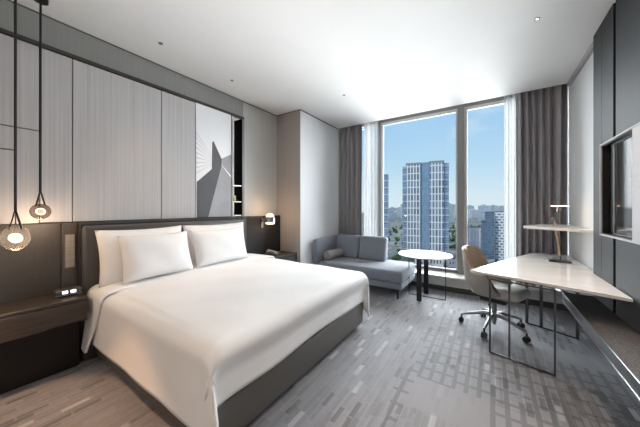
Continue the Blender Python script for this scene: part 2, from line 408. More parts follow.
bm = new(); tube(bm, [(0, .03, .012), (0, .01, .06), (.0, -.03, .10), (0, -.045, .13)], [.02, .028, .022, .004], 8)
tube(bm, [(0, .0, .05), (0, .035, .075), (0, .05, .09)], [.02, .014, .004], 8)
obj('figure', bm, mat('yellow_green_glaze', (.55, .56, .25), .3), sc_, True)

# ------------------------------------------------------------------ right cabinet, TV niche, bench
cab = thing('wall_cabinet', 'charcoal floor-to-ceiling panelled cabinet along the right wall with a recessed screen niche', 'cabinet', (XC, 0, 0))
TY0, TY1, TZ0, TZ1 = 2.74, 3.36, 1.165, 1.965
CY0 = 1.15
yg = 3.085
def cpan(y0, y1, z0, z1):
    bm = new(); box(bm, 0, XR-XC, y0, y1, z0, z1, .003, 1); obj('cabinet_panel', bm, M['dark_panel'], cab)
g = .024; ZB = .532
cpan(TY1+.012, 3.60, ZB, H-.004)
cpan(yg+g, TY1+.012, TZ1+.012, H-.004); cpan(yg+g, TY1+.012, ZB, TZ0-.012)
LY0 = 1.55
cpan(LY0, yg-g, TZ1+.012, H-.004); cpan(LY0, yg-g, ZB, TZ0-.012); cpan(CY0, LY0-.012, ZB, H-.004)
bm = new(); box(bm, .02, XR-XC, yg-g, yg+g, TZ1, H-.004); obj('recess_groove', bm, M['black'], cab); bm = new(); box(bm, .02, XR-XC, yg-g, yg+g, ZB, TZ0); obj('recess_groove', bm, M['black'], cab)
bm = new()
box(bm, -.012, .03, TY1, TY1+.012, TZ0-.012, TZ1+.012); box(bm, -.012, .03, LY0, TY1, TZ1, TZ1+.012); box(bm, -.012, .03, LY0, TY1, TZ0-.012, TZ0)
obj('niche_frame', bm, M['frame_silver'], cab)
bm = new(); box(bm, -.010, .05, LY0, TY0, TZ0, TZ1, .002, 1); obj('silver_panel', bm, M['frame_silver'], cab)
bm = new(); box(bm, .03, .05, TY1-.0, TY1+.01, TZ0, TZ1); box(bm, .0, .056, TY1-.006, TY1, TZ0, TZ1); box(bm, .0, .056, TY0, TY1, TZ1-.006, TZ1); box(bm, .0, .056, TY0, TY1, TZ0, TZ0+.006)
obj('niche_lining', bm, M['black'], cab)
tv = thing('television', 'dark glossy flat screen set back inside the silver-framed niche of the right cabinet', 'television', (XC+.05, 0, 0))
bm = new(); box(bm, -.008, .008, TY0+.002, TY1-.008, TZ0+.008, TZ1-.008); obj('casing', bm, M['black'], tv)
bm = new(); box(bm, -.010, -.008, TY0+.012, TY1-.13, TZ0+.02, TZ1-.02); obj('screen', bm, M['screen'], tv)

be = thing('luggage_bench', 'low dark speckled bench with a steel edge along the right cabinet under the desk', 'bench', (XC, 0, 0))
BW = .62-XC
bm = new(); box(bm, BW+.012, XR-XC-.001, 1.2, 3.6, .44, .527, 0); obj('bench_top', bm, M['granite'], be)
bm = new(); box(bm, BW, BW+.012, 1.2, 3.605, .44, .53, .002, 1); box(bm, BW+.012, XR-XC-.001, 3.6, 3.605, .44, .53); box(bm, BW-.004, BW, 1.2, 3.605, .44, .450); obj('edge_strip', bm, M['steel'], be)
for yb in (1.6, 2.4, 3.2):
    bm = new(); box(bm, -.12, XR-XC-.001, yb-.015, yb+.015, .40, .44); obj('wall_bracket', bm, M['black'], be)

# ------------------------------------------------------------------ nightstands
ns = thing('nightstand', 'long dark walnut floating nightstand at the left wall below the pendant lamps', 'nightstand', (BX+.014, 0, 0))
NW = -2.85-BX-.014
bm = new(); box(bm, .0, NW, YB+1.2, .722, .625, .65, .003, 1); obj('top', bm, M['walnut'], ns)
bm = new(); box(bm, .0, NW-.006, YB+1.2, .715, .45, .622, .002, 1); obj('drawer_box', bm, M['walnut'], ns)
bm = new(); box(bm, NW-.006, NW, YB+1.21, -.35, .452, .618, .002, 1); obj('drawer', bm, M['walnut'], ns)
bm = new(); box(bm, NW-.006, NW, -.344, .719, .452, .618, .002, 1); dr = obj('drawer', bm, M['walnut'], ns)
bm = new(); box(bm, NW, NW+.003, .48, .715, .452, .462); obj('finger_pull', bm, M['black'], dr)
bm = new(); box(bm, .0, .12, YB+1.2, .715, .0, .45); obj('plinth', bm, M['black'], ns)
ns2 = thing('nightstand', 'dark nightstand between the bed and the wall corner holding the telephone', 'nightstand', (BX+.003, 0, 0))
bm = new(); box(bm, 0, .40, 2.90, 3.485, .60, .625, .003, 1); obj('top', bm, M['dark_fabric'], ns2)
bm = new(); box(bm, 0, .395, 2.905, 3.48, .45, .598, .002, 1); dr = obj('drawer', bm, M['dark_fabric'], ns2)
bm = new(); box(bm, .395, .402, 2.95, 3.43, .585, .597); obj('finger_pull', bm, M['black'], dr)
bm = new(); box(bm, 0, .12, 2.90, 3.48, 0, .45); obj('plinth', bm, M['black'], ns2)

# telephone
ph = thing('telephone', 'dark desk telephone with grey handset on the right-hand nightstand', 'telephone', (-2.99, 3.10, .625), .5)
bm = new()
vs = box(bm, -.09, .09, -.10, .10, 0, .03, .004, 1)
for v in bm.verts:
    if v.co.z > .015 and v.co.x < 0: v.co.z += .035
obj('phone_body', bm, M['phone'], ph)
bm = new(); tube(bm, [(-.07, -.075, .085), (-.02, -.075, .082), (.07, -.075, .055)], [.018, .013, .018], 10)
box(bm, -.085, -.045, -.095, -.055, .06, .088, .006, 1); box(bm, .05, .085, -.095, -.055, .028, .058, .006, 1)
obj('handset', bm, mat('phone_silver', (.40, .37, .34), .35), ph, True)
bm = new()
for i in range(4):
    for j in range(3):
        x = -.005+.022*i; y = .0+.026*j; z = .050-.19*(x+.0)
        box(bm, x, x+.014, y, y+.016, z-.01, z+.006)
obj('keypad', bm, mat('phone_keys', (.25, .25, .25), .4), ph)
# clock radio
ck = thing('alarm_clock', 'small dark rounded bedside control dock with two lit buttons on the left nightstand', 'clock', (-3.02, .635, .65), -.12)
bm = new(); box(bm, -.05, .05, -.085, .085, .008, .062, .018, 4); obj('body', bm, M['phone'], ck, True)
bm = new(); box(bm, -.047, .051, -.083, .083, .012, .020, .004, 1); obj('base_band', bm, M['steel'], ck)
bm = new(); box(bm, -.03, .03, -.06, .06, 0, .01); obj('foot', bm, M['rubber'], ck)
for dy in (-.022, .028):
    bm = new(); box(bm, .046, .0525, dy-.018, dy+.018, .027, .052, .004, 2); obj('lit_button', bm, M['glow_btn'], ck)
# switch plate
sw = thing('switch_plate', 'tall bronze bank of bedside light switches on the dark panel left of the headboard', 'switch', (BX+.012, 0, 0))
s0, s1 = Yat(64.8, BX+.012), Yat(75, BX+.012)
bm = new(); box(bm, 0, .006, s0, s1, .86, 1.16, .001, 1); obj('plate', bm, M['bone'], sw)
keym = mat('switch_key', (.33, .30, .265), .45)
for i in range(5):
    for j in range(2):
        w = (s1-s0-.012)/2; y = s0+.004+j*(w+.004); z = .866+i*.059
        bm = new(); box(bm, .006, .010, y, y+w, z, z+.052, .001, 1); obj('switch_key', bm, keym, sw)

# ------------------------------------------------------------------ bed
BY0, BY1, FX = .825, 2.81, -1.25
bed = thing('bed', 'king bed with dark leather headboard and taupe upholstered base in the room centre-left', 'bed', ((FX-3.1)/2, (BY0+BY1)/2, 0))
bx, by = bed.location.x, bed.location.y
def bbox(x0, x1, y0, y1, z0, z1, bev, seg=3):
    bm = new(); box(bm, x0-bx, x1-bx, y0-by, y1-by, z0, z1, bev, seg); return bm
obj('bed_base', bbox(-3.06, FX, BY0, BY1, .05, .30, .015), M['bed_base'], bed, True)
obj('plinth', bbox(-3.05, FX-.06, BY0+.05, BY1-.05, 0, .05, 0), M['black'], bed)
obj('mattress', bbox(-3.04, FX-.05, BY0+.03, BY1-.03, .30, .65, .07, 4), M['sheet'], bed, True)
hb = obj('headboard', bbox(-3.175, -3.075, .745, 2.58, .0, 1.235, .03, 4), M['headboard'], bed, True)
bm = new(); tube(bm, [(-3.08-bx, .785-by, .3), (-3.08-bx, .785-by, 1.20), (-3.08-bx, 2.545-by, 1.20), (-3.08-bx, 2.545-by, .3)], .006, 6)
obj('piping', bm, M['dark_panel'], hb, True)
bm = new(); box(bm, -3.176-bx, -3.11-bx, .728-by, 2.60-by, 0, 1.255, .01, 2); obj('headboard_surround', bm, M['dark_panel'], hb)

# duvet: draped sheet with open corners
def arcmap(s, r, straight):
    """distance along sheet beyond flat edge -> (outward, drop)"""
    if s <= 0: return s, 0
    L = r*PI/2
    if s < L: return r*math.sin(s/r), r*(1-math.cos(s/r))
    return r, r+(s-L)
def duvet_surface(bm, X0, X1, top, r, hemz_near, hemz_foot, crown, nx=50, ny=80, foot=True, off=0, flare=.0, shear=0):
    yn, yf = BY0-.042+r-off, BY1+.028-r+off
    xf = X1-r
    sn = r*PI/2+(top-r-hemz_near); sf = r*PI/2+(top-r-hemz_foot)
    # station lists
    def lin(a, b, n): return [a+(b-a)*i/n for i in range(n)]
    A = lin(X0, xf, nx) + ([xf+q for q in lin(0, sf, 16)]+[xf+sf] if foot else [xf])
    B = [yn-q for q in reversed(lin(0, sn, 22)+[sn])][:-1]+lin(yn, yf, ny)+[yf+q for q in lin(0, sn, 18)+[sn]]
    L = r*PI/2
    V = {}
    def pt(a, b):
        sx = a-xf; ox, dx = arcmap(sx, r, 0) if sx > 0 else (sx, 0)
        if b < yn: o, d = arcmap(yn-b, r, 0); y = yn-o; dy = d; side = -1
        elif b > yf: o, d = arcmap(b-yf, r, 0); y = yf+o; dy = d; side = 1
        else: y, dy, side = b, 0, 0
        x = xf+ox
        wx = min(1, max(0, (x-X0)/(xf-X0))); wy = (min(max(y, yn), yf)-yn)/(yf-yn)
        cr = crown*(math.sin(PI*wy)**.5 if 0 < wy < 1 else 0)*(1.0-.75*wx**2)
        z = top+cr-dx-dy
        z += .003*math.sin(x*7+y*5)+.002*math.sin(x*13-y*9)
        hang = max(0, dy-r)
        if side < 0:
            y -= hang*(.03+flare*hang)+ .003*math.sin(x*9+1)*min(1, hang*4)
        elif side > 0:
            y += hang*.04
        hx = max(0, dx-r)
        if hx > 0 or sx > L:
            x += .03*hx+.008*math.sin(y*6)*min(1, hx*4)
        if hx > 0: x -= .045*min(1, hx*9); y += .022*min(1, hx*5)*(max(0, 1-(y-yn+r)/.25)-max(0, 1-(yf+r-y)/.25))
        if foot and side < 0 and sx > 0: x += .05*min(1, hang*5)*min(1, sx/L)
        if shear and side < 0: x -= shear*hang*(x-X0)/(xf+r-X0)
        return (x, y, z)
    for i, a in enumerate(A):
        for j, b in enumerate(B): V[(i, j)] = None
    def g(i, j):
        if V[(i, j)] is None: V[(i, j)] = bm.verts.new(pt(A[i], B[j]))
        return V[(i, j)]
    for i in range(len(A)-1):
        for j in range(len(B)-1):
            am = (A[i]+A[i+1])/2-xf; bmid = (B[j]+B[j+1])/2
            outy = max(yn-bmid, bmid-yf)
            if foot and am > L*.98 and outy > L*.98: continue
            bm.faces.new([g(i, j), g(i+1, j), g(i+1, j+1), g(i, j+1)])
dv = thing('duvet', 'smooth white duvet draped over the bed down both sides and the foot', 'duvet', (0, 0, 0))
bm = new(); duvet_surface(bm, -2.93, FX+.060, .655, .085, .195, .315, .065)
o = obj('duvet_cover', bm, M['white_cloth'], dv, 'all'); solid(o, .022, -1)
bm = new(); duvet_surface(bm, -3.06, -2.62, .684, .09, .135, .3, .064, nx=8, foot=False, off=.020, flare=.12, shear=.62)
o = obj('turned_down_edge', bm, M['white_cloth'], dv, 'all'); solid(o, .018, -1)

# pillows
def pillow(w, h, t, loc, tilt, rz, label, sag=.0, group='white pillows on the bed'):
    bm = new(); n = 22
    for sgn in (1, -1):
        def f(u, v):
            a = u*2-1; b = v*2-1
            x = w/2*a*(1-.055*(1-b*b)); y = h/2*b*(1-.07*(1-a*a))
            q = max(0, (1-abs(a)**2.6))*max(0, (1-abs(b)**2.6))
            z = t/2*q**.52
            z += .006*math.sin(a*5+b*3)*q
            return (x, y, sgn*z)
        grid(bm, f, n, n)
    bmesh.ops.remove_doubles(bm, verts=bm.verts, dist=.0006)
    o = obj('pillow', bm, M['pillow'], None, 'all')
    # stand: local x -> world Y, local y -> up, local z -> toward +X, leaning back by tilt
    R = Matrix.Rotation(rz, 4, 'Z') @ Matrix.Rotation(-tilt, 4, 'Y') @ Matrix(((0, 0, 1, 0), (1, 0, 0, 0), (0, 1, 0, 0), (0, 0, 0, 1)))
    o.matrix_world = Matrix.Translation(loc) @ R
    tag(o, label, 'pillow', group); return o
pillow(.80, .53, .18, (-2.985, 1.215, .935), .20, 0, 'large white back pillow against the left half of the headboard')
pillow(.90, .53, .18, (-2.985, 2.075, .935), .20, 0, 'large white back pillow against the right half of the headboard')
pillow(.66, .45, .18, (-2.825, 1.27, .925), .34, -.02, 'white front pillow leaning on the left back pillow, nearest the pendant lamps')
pillow(.76, .44, .18, (-2.825, 2.00, .930), .34, .03, 'white front pillow leaning on the right back pillow, nearest the wall lamp')

# ------------------------------------------------------------------ sofa
SX0, SX1, SY0, SY1 = -2.70, -1.09, 3.84, 4.70
sf = thing('sofa', 'blue-grey upholstered daybed sofa with one left arm in front of the grey drape', 'sofa', (-1.9, 4.25, 0))
def sb(x0, x1, y0, y1, z0, z1, bev, seg=3, dx=0):
    bm = new(); box(bm, x0+1.9, x1+1.9, y0-4.25, y1-4.25, z0, z1, bev, seg); return bm
obj('sofa_base', sb(SX0+.02, SX1-.01, SY0+.03, SY1, .16, .26, .015), M['sofa'], sf, True)
bm = sb(SX0+.10, SX1, SY0, SY1-.02, .265, .445, .045, 4); obj('seat_cushion', bm, M['sofa'], sf, True)
# left arm
obj('armrest', sb(SX0, SX0+.10, SY0-.02, SY1+.02, .16, .83, .035, 4), M['sofa'], sf, True)
obj('backrest_frame', sb(SX0+.10, -1.60, SY1-.06, SY1+.02, .26, .74, .02), M['sofa'], sf, True)
for x0, x1 in ((SX0+.11, -2.085), (-2.075, -1.56)):
    bm = new(); w = x1-x0
    box(bm, -w/2, w/2, -.085, .085, 0, .44, .05, 5)
    for v in bm.verts:
        k = (1-abs(v.co.x/(w/2))**2)*(1-abs(v.co.z/.22-1)**2)
        v.co.y *= 1+.12*max(0, k)
        v.co.y += .22*(v.co.z-.2)
    o = obj('back_cushion', bm, M['sofa'], sf, True); o.location = ((x0+x1)/2+1.9, 4.53-4.25, .43)
for x, y in ((SX0+.08, SY0+.10), (SX1-.09, SY0+.10), (SX0+.08, SY1-.06), (SX1-.09, SY1-.06)):
    bm = new(); x += 1.9; y -= 4.25
    vs = box(bm, x-.02, x+.02, y-.02, y+.02, 0, .165)
    for v in vs:
        if v.co.z < .01: v.co.x = x+(v.co.x-x)*.6; v.co.y = y+(v.co.y-y)*.6
    obj('leg', bm, M['black'], sf)
bm = new(); n = 24
prof = [(0, -.24), (.06, -.24), (.08, -.225), (.084, -.20), (.084, .20), (.08, .225), (.06, .24), (0, .24)]
lathe(bm, prof, n=n)
bo = obj('bolster_cushion', bm, M['bolster'], None, True)
bo.matrix_world = Matrix.Translation((-2.46, 4.18, .445+.086)) @ Matrix.Rotation(-.10, 4, 'Z') @ Matrix.Rotation(PI/2, 4, 'X')
tag(bo, 'taupe round bolster cushion lying on the sofa seat against the arm', 'cushion')

# ------------------------------------------------------------------ round side table
rt = thing('side_table', 'round white-topped side table with wide black legs beside the sofa end', 'table', (-.85, 4.24, 0))
bm = new(); lathe(bm, [(0, .662), (.37, .662), (.39, .668), (.392, .676), (.388, .682), (0, .682)], n=64); obj('tabletop', bm, M['white_gloss'], rt, True)
bm = new(); box(bm, -.075, -.005, -.215, -.190, 0, .662, .002, 1); obj('leg', bm, M['black'], rt)
bm = new(); box(bm, -.055, .015, .190, .215, 0, .662, .002, 1); obj('leg', bm, M['black'], rt)
bm = new(); r = .0055
box(bm, -.25-r, -.25+r, .04-r, .04+r, 0, .662); box(bm, .29-r, .29+r, .04-r, .04+r, 0, .662); box(bm, -.25, .29, .04-r, .04+r, 0, 2*r)
obj('wire_frame', bm, M['black'], rt)
bm = new(); box(bm, -.04, -.02, -.19, .19, .63, .662); obj('crossbar', bm, M['black'], rt)

# ------------------------------------------------------------------ desk
DT = .758
A = Vector((-.175, 3.085)); E = Vector((XC-.006, 2.73)); Bp = Vector((.50, 4.76))
dk = thing('desk', 'angular marble-topped writing desk on slim metal frames against the right cabinet', 'desk', (.45, 3.6, 0))
D0 = Vector((.45, 3.6))
pts = [A, E, Vector((XC-.006, 3.61)), Vector((XR-.02, 3.61)), Vector((XR-.02, 4.76)), Bp]
bm = new(); prism(bm, [p-D0 for p in pts], DT-.026, DT, .004, 2); obj('desktop', bm, M['marble'], dk)
C0 = sum(pts, Vector((0, 0)))/len(pts)
bm = new(); prism(bm, [C0+(p-C0)*.95-D0 for p in pts], DT-.040, DT-.026); obj('subframe', bm, M['dark_steel'], dk)
def frame(p, q, mids, w=.013, t=.009):
    bm = new()
    p, q = Vector(p), Vector(q); d = (q-p).normalized(); nrm = Vector((-d.y, d.x))
    def bar(c, z0, z1, l):
        pp = [c-d*l-nrm*t, c+d*l-nrm*t, c+d*l+nrm*t, c-d*l+nrm*t]; prism(bm, [v-D0 for v in pp], z0, z1)
    for c in [p, q]+mids: bar(Vector(c), .0, DT-.04, w/2)
    c = (p+q)/2; L = (q-p).length/2
    bar(c, 0, .012, L); bar(c, DT-.052, DT-.04, L)
    obj('leg_frame', bm, M['dark_steel'], dk)
frame((0.0, 2.965+.02), (.452, 2.862), [(.15, 2.951)])
frame((.375, 3.99), (.78, 3.80), [(.50, 3.931)], .026, .010)

# shelf
sh = thing('wall_shelf', 'pointed white floating wall shelf above the desk in front of the drape', 'shelf', (.7, 4.2, 0))
bm = new(); S0 = Vector((.7, 4.2))
prism(bm, [Vector(p)-S0 for p in ((.34, 4.02), (XR-.004, 3.615), (XR-.004, 4.76), (.60, 4.76))], 1.150, 1.178, .004, 2)
obj('shelf_board', bm, M['white_gloss'], sh)

# desk lamp
dl = thing('desk_lamp', 'slim jointed desk lamp with lit bar head on the marble desk', 'lamp', (.70, 4.12, DT), 0)
bm = new(); box(bm, -.115, .085, -.055, .055, 0, .022, .003, 1); 
obj('base', bm, M['dark_steel'], dl)
bm = new(); tube(bm, [(0, 0, .02), (0, 0, .06), (-.01, 0, .085)], .008, 8); obj('stem', bm, M['dark_steel'], dl, True)
bm = new(); tube(bm, [(-.008, 0, .075), (-.022, .0, .22), (-.060, 0, .50)], .0095, 10); obj('lower_arm', bm, M['copper'], dl, True)
bm = new(); tube(bm, [(-.065, 0, .485), (-.065, 0, .53)], .014, 12); tube(bm, [(-.065, -.018, .51), (-.065, .018, .51)], .016, 12); obj('joint', bm, M['steel'], dl, True)
bm = new(); tube(bm, [(-.065, .0, .52), (-.035, 0, .60), (-.03, 0, .665)], .005, 8); obj('upper_arm', bm, M['steel'], dl, True)
bm = new(); box(bm, -.09, .075, -.022, .022, .668, .680, .004, 2); hd = obj('lamp_head', bm, M['copper'], dl)
bm = new(); box(bm, -.085, .07, -.018, .018, .660, .668); obj('light_strip', bm, M['glow_lamp'], hd)

l = bpy.data.lights.new('desk_lamp_light', 'POINT'); l.energy = .5; l.color = (1, .72, .48); l.shadow_soft_size = .04
lo = bpy.data.objects.new('desk_lamp_light', l); COL.objects.link(lo); lo.location = (.69, 4.09, DT+.63)
# ------------------------------------------------------------------ office chair
ch = thing('office_chair', 'tan and taupe leather tub office chair on a chrome five-star base at the desk', 'chair', (.04, 3.60, 0), math.radians(-21))
def smst(a, b, x):
    t = min(1, max(0, (x-a)/(b-a))); return t*t*(3-2*t)
def shell_pt(t, v, inset=0, zt=0):
    """t -1..1 around the U, v 0..1 up"""
    at = abs(t); s = 1 if t > 0 else -1
    hw, bd = .265-inset, .27-inset
    if at < .55:
        th = at/.55*PI/2; x = -bd+.0+(bd-.02)*(1-math.cos(th))*.95; y = hw*math.sin(th)**.85
    else:
        k = (at-.55)/.45; x = (-bd+.0)+(bd-.02)*.95+k*.17; y = hw-.02*k
    top = .925-.025*smst(0, .22, at)-.245*smst(.20, .48, at)-.20*smst(.66, 1.0, at)
    bot = .415+.03*smst(.7, 1, at)
    top = max(top, bot+.03)
    z = bot+(top-bot)*v
    lean = .10*(z-.45)
    x -= lean*(1-smst(.3, .7, at)); 
    sc = .80+.20*smst(.40, .58, z)
    x = x*sc if x < 0 else x; y *= sc
    return (x, y*s, z)
bm = new(); grid(bm, lambda u, v: shell_pt(u*2-1, v), 60, 16); o = obj('outer_shell', bm, M['taupe'], ch, 'all'); solid(o, .022, 0)
bm = new(); grid(bm, lambda u, v: shell_pt((u*2-1)*.985, .08+.94*v, .026), 60, 16); o = obj('inner_padding', bm, M['tan'], ch, 'all'); solid(o, .030, 0)
bm = new(); box(bm, -.165, .315, -.205, .205, .405, .515, .05, 5)
for v in bm.verts:
    if v.co.x > .1: v.co.y *= 1-.18*(v.co.x-.1)/.2
    v.co.x -= .02*abs(v.co.y)/.2
obj('seat', bm, M['cream'], ch, True)
bm = new(); box(bm, -.13, .20, -.15, .15, .385, .42, .015, 3); obj('seat_pan', bm, M['taupe'], ch, True)
bm = new(); box(bm, -.13, .13, -.07, .07, .315, .388, .012, 2); obj('tilt_mechanism', bm, M['rubber'], ch, True)
bm = new(); tube(bm, [(.02, -.07, .345), (.02, -.19, .335), (.03, -.22, .33)], [.006, .006, .009], 8); obj('lever', bm, M['rubber'], ch, True)
bm = new(); lathe(bm, [(0, .05), (.018, .05), (.018, .20), (.030, .20), (.030, .12), (.030, .32), (0, .32)][1:2]+[(.0, .06), (.02, .06), (.026, .12), (.026, .32), (0, .32)], n=20); obj('gas_lift', bm, M['steel'], ch, True)
angs = [math.radians(a+21) for a in (-148+0, -100+8, -30, 40, 112)]
angs = [math.radians(a+21) for a in (182, 254, 326, 38, 110)]
for a in angs:
    ca, sa = math.cos(a), math.sin(a)
    bm = new(); tube(bm, [(ca*.02, sa*.02, .165), (ca*.10, sa*.10, .168), (ca*.30, sa*.30, .112), (ca*.335, sa*.335, .095)], [.026, .022, .014, .013], 10)
    lg = obj('base_leg', bm, M['steel'], ch, True)
    bm = new()
    cx, cy = ca*.335, sa*.335
    tube(bm, [(cx, cy, .095), (cx, cy, .055)], .009, 8)
    for q in (-.016, .016):
        p = Vector((cx-sa*q, cy+ca*q, .029)); d = Vector((-sa, ca, 0))*.009
        tube(bm, [p-d, p+d], .029, 16)
    tube(bm, [(cx-sa*-.02, cy+ca*-.02, .045), (cx-sa*.02, cy+ca*.02, .045)], .02, 10)
    obj('caster', bm, M['rubber'], lg, True)

# ------------------------------------------------------------------ pendant lamps
def pendant(loc, R, asp, label, glass):
    t = thing('pendant_lamp', label, 'lamp', loc, 0, None)
    zt = H-loc[2]
    bm = new(); lathe(bm, [(0, zt), (.045, zt), (.045, zt-.028), (0, zt-.028)], n=24); obj('ceiling_rose', bm, M['black'], t, True)
    bm = new(); tube(bm, [(0, 0, R*2.6), (0, 0, zt-.02)], .0075, 8); obj('cord', bm, M['black'], t, True)
    # the fork spreads across the view of the bed, parallel to the wall-to-window diagonal
    dx, dy = CA, SN
    bm = new()
    for s in (-1, 1): tube(bm, [(0, 0, R*2.65), (s*dx*R*.12, s*dy*R*.12, R*2.4), (s*dx*R*.62, s*dy*R*.62, R*asp*.74)], .0055, 8)
    obj('fork', bm, M['black'], t, True)
    bm = new(); prof = [(0 if i in (0, 60) else R*math.sin(PI*i/60), -asp*R*math.cos(PI*i/60)) for i in range(61)]; lathe(bm, prof, n=120)
    obj('glass_shade', bm, glass, t, 'all')
    # light disc inside, facing the room
    n = Vector((SN, -CA, -.05)).normalized()
    rot = n.to_track_quat('Z', 'Y').to_matrix().to_4x4()
    bm = new()
    prof = [(R*.56+R*.11*math.cos(2*PI*k/12), R*.11*math.sin(2*PI*k/12)) for k in range(13)]
    lathe(bm, prof, n=40); bmesh.ops.transform(bm, matrix=Matrix.Diagonal((1, 1, .70, 1)) @ rot, verts=bm.verts)
    obj('led_ring', bm, M['glow_ring'], t, 'all')
    bm = new(); lathe(bm, [(0, .02*R), (R*.47, .02*R), (R*.47, -.02*R), (0, -.02*R)], n=32); bmesh.ops.transform(bm, matrix=Matrix.Diagonal((1, 1, .70, 1)) @ rot, verts=bm.verts)
    obj('diffuser', bm, M['glow_core'], t)
    l = bpy.data.lights.new('pendant_light', 'POINT'); l.energy = 3.2; l.color = (1, .70, .45); l.shadow_soft_size = R*.5
    lo = bpy.data.objects.new('pendant_light', l); COL.objects.link(lo); lo.location = (loc[0], loc[1], loc[2]-R*1.5)
    return t
pendant((-2.70, .306, 1.195), .070, 1.18, 'clear glass pebble pendant lamp, larger and lower one at the left edge', M['clear'])
pendant((-3.03, .475, 1.372), .061, 1.02, 'smoked glass pebble pendant lamp, smaller and higher one near the wall panels', M['smoke'])

# wall lamp
wlmp = thing('wall_lamp', 'chrome wall lamp with lit glass shade on the panel right of the bed', 'lamp', (BX, 3.03, 1.2))
bm = new(); box(bm, 0, .022, -.028, .028, -.13, .035, .004, 2); obj('bracket', bm, M['dark_steel'], wlmp)
bm = new(); tube(bm, [(.02, 0, .0), (.08, .0, .0), (.13, .02, .0)], .010, 8); obj('arm', bm, M['steel'], wlmp, True)
LC = (.17, .03, 0)
bm = new(); lathe(bm, [(0, .062), (.055, .062), (.084, .040), (.088, -.030), (.082, -.030), (.078, .034), (0, .046)], c=LC, n=32); obj('shade', bm, M['steel'], wlmp, True)
bm = new(); lathe(bm, [(0, .108), (.035, .104), (.060, .088), (.070, .063), (0, .063)], c=LC, n=32); obj('upper_glass', bm, M['glow_shade'], wlmp, True)
bm = new(); lathe(bm, [(0, -.015), (.076, -.015), (.074, -.058), (.060, -.066), (0, -.066)], c=LC, n=32); obj('lower_glass', bm, M['glow_shade'], wlmp, True)
for dz, en in ((.15, 3.2), (-.11, 1.6)):
    l = bpy.data.lights.new('wall_lamp_light', 'POINT'); l.energy = en; l.color = (1, .66, .40); l.shadow_soft_size = .05
    lo = bpy.data.objects.new('wall_lamp_light', l); COL.objects.link(lo); lo.location = (BX+LC[0], 3.03+LC[1], 1.2+dz)
# ------------------------------------------------------------------ ceiling fittings
def downlight(x, y, label, lit, warm=(1, .72, .50), energy=0, spot=75, rx=0, ry=0, blend=.5):
    t = thing('downlight', label, 'downlight', (x, y, H), 0)
    bm = new(); lathe(bm, [(.012, -.001), (.019, -.001), (.020, -.005), (.012, -.005), (.010, 0.0)], n=20); obj('trim_ring', bm, M['trim_metal'], t, True)
    bm = new(); lathe(bm, [(0, -.002), (.011, -.002), (.011, -.003), (0, -.003)], n=16); obj('lens', bm, M['glow_spot'] if lit else M['copper'], t)
    if energy:
        l = bpy.data.lights.new('downlight_beam', 'SPOT'); l.energy = energy; l.color = warm; l.spot_size = math.radians(spot); l.spot_blend = blend; l.shadow_soft_size = .03
        lo = bpy.data.objects.new('downlight_beam', l); COL.objects.link(lo); lo.location = (x, y, H-.02); lo.rotation_euler = (rx, ry, 0)
downlight(-2.83, 1.29, 'small recessed ceiling spot above the near side of the headboard', False, energy=40, spot=60, blend=.9)
downlight(-2.86, 2.19, 'small recessed ceiling spot above the far side of the headboard', False, energy=40, spot=60, blend=.9)
downlight(.353, 2.996, 'small lit recessed ceiling spot above the desk at the right', True, energy=95, spot=80, blend=.9)
downlight(-1.83, 3.41, 'small pale ceiling fitting above the bed foot near the sofa', False, energy=12, spot=70, blend=.9)
downlight(-2.10, -.15, 'recessed ceiling spot lighting the carpet beside the bed', True, energy=300, spot=42, blend=.25, warm=(1, .55, .28))
downlight(.05, 1.25, 'recessed ceiling spot lighting the carpet in front of the desk', True, energy=110, spot=40, blend=.3)
for x, y in ((-2.3, -1.2), (-.6, -1.2), (.3, .6)):  # out-of-view ceiling spots added to fill the room with light
    downlight(x, y, ['recessed entrance ceiling spot nearest the bed wall', 'recessed entrance ceiling spot in the middle behind the viewer', 'recessed entrance ceiling spot beside the right cabinet'][int(x > -1)+int(x > 0)], True, energy=85, spot=120, blend=1)

# ------------------------------------------------------------------ city outside
def facade(name, wall, glass, px, pz, fx=.25, fz=.2, vary=.3, big=0):
    """grid of windows in metres: px/pz window pitch, fx/fz share of solid wall"""
    m, nt, b = _nt(name); L = nt.links
    tc = N(nt, 'ShaderNodeTexCoord'); sp = N(nt, 'ShaderNodeSeparateXYZ'); L.new(tc.outputs['Object'], sp.inputs[0])
    mt = lambda *a: math_n(nt, *a)
    h = mt('ADD', sp.outputs[0], sp.outputs[1])
    cx = mt('DIVIDE', h, px); ix = mt('FLOOR', cx); fxx = mt('SUBTRACT', cx, ix)
    cz = mt('DIVIDE', sp.outputs[2], pz); iz = mt('FLOOR', cz); fzz = mt('SUBTRACT', cz, iz)
    w = mt('MULTIPLY', mt('GREATER_THAN', fxx, fx), mt('GREATER_THAN', fzz, fz))
    if big:
        cb_ = mt('DIVIDE', sp.outputs[2], big); fb = mt('SUBTRACT', cb_, mt('FLOOR', cb_)); w = mt('MULTIPLY', w, mt('GREATER_THAN', fb, .14))
    cb = N(nt, 'ShaderNodeCombineXYZ'); L.new(ix, cb.inputs[0]); L.new(iz, cb.inputs[1])
    wn = N(nt, 'ShaderNodeTexWhiteNoise', noise_dimensions='3D'); L.new(cb.outputs[0], wn.inputs['Vector'])
    gs = N(nt, 'ShaderNodeVectorMath', operation='SCALE'); gs.inputs[0].default_value = glass
    L.new(mt('MULTIPLY_ADD', wn.outputs['Value'], vary*2, 1-vary), gs.inputs['Scale'])
    mx = N(nt, 'ShaderNodeMix', data_type='RGBA'); L.new(w, mx.inputs[0]); mx.inputs[6].default_value = c4(wall); L.new(gs.outputs[0], mx.inputs[7])
    L.new(mx.outputs[2], b.inputs['Base Color']); b.inputs['Roughness'].default_value = .35
    return m
GZ = -80.0
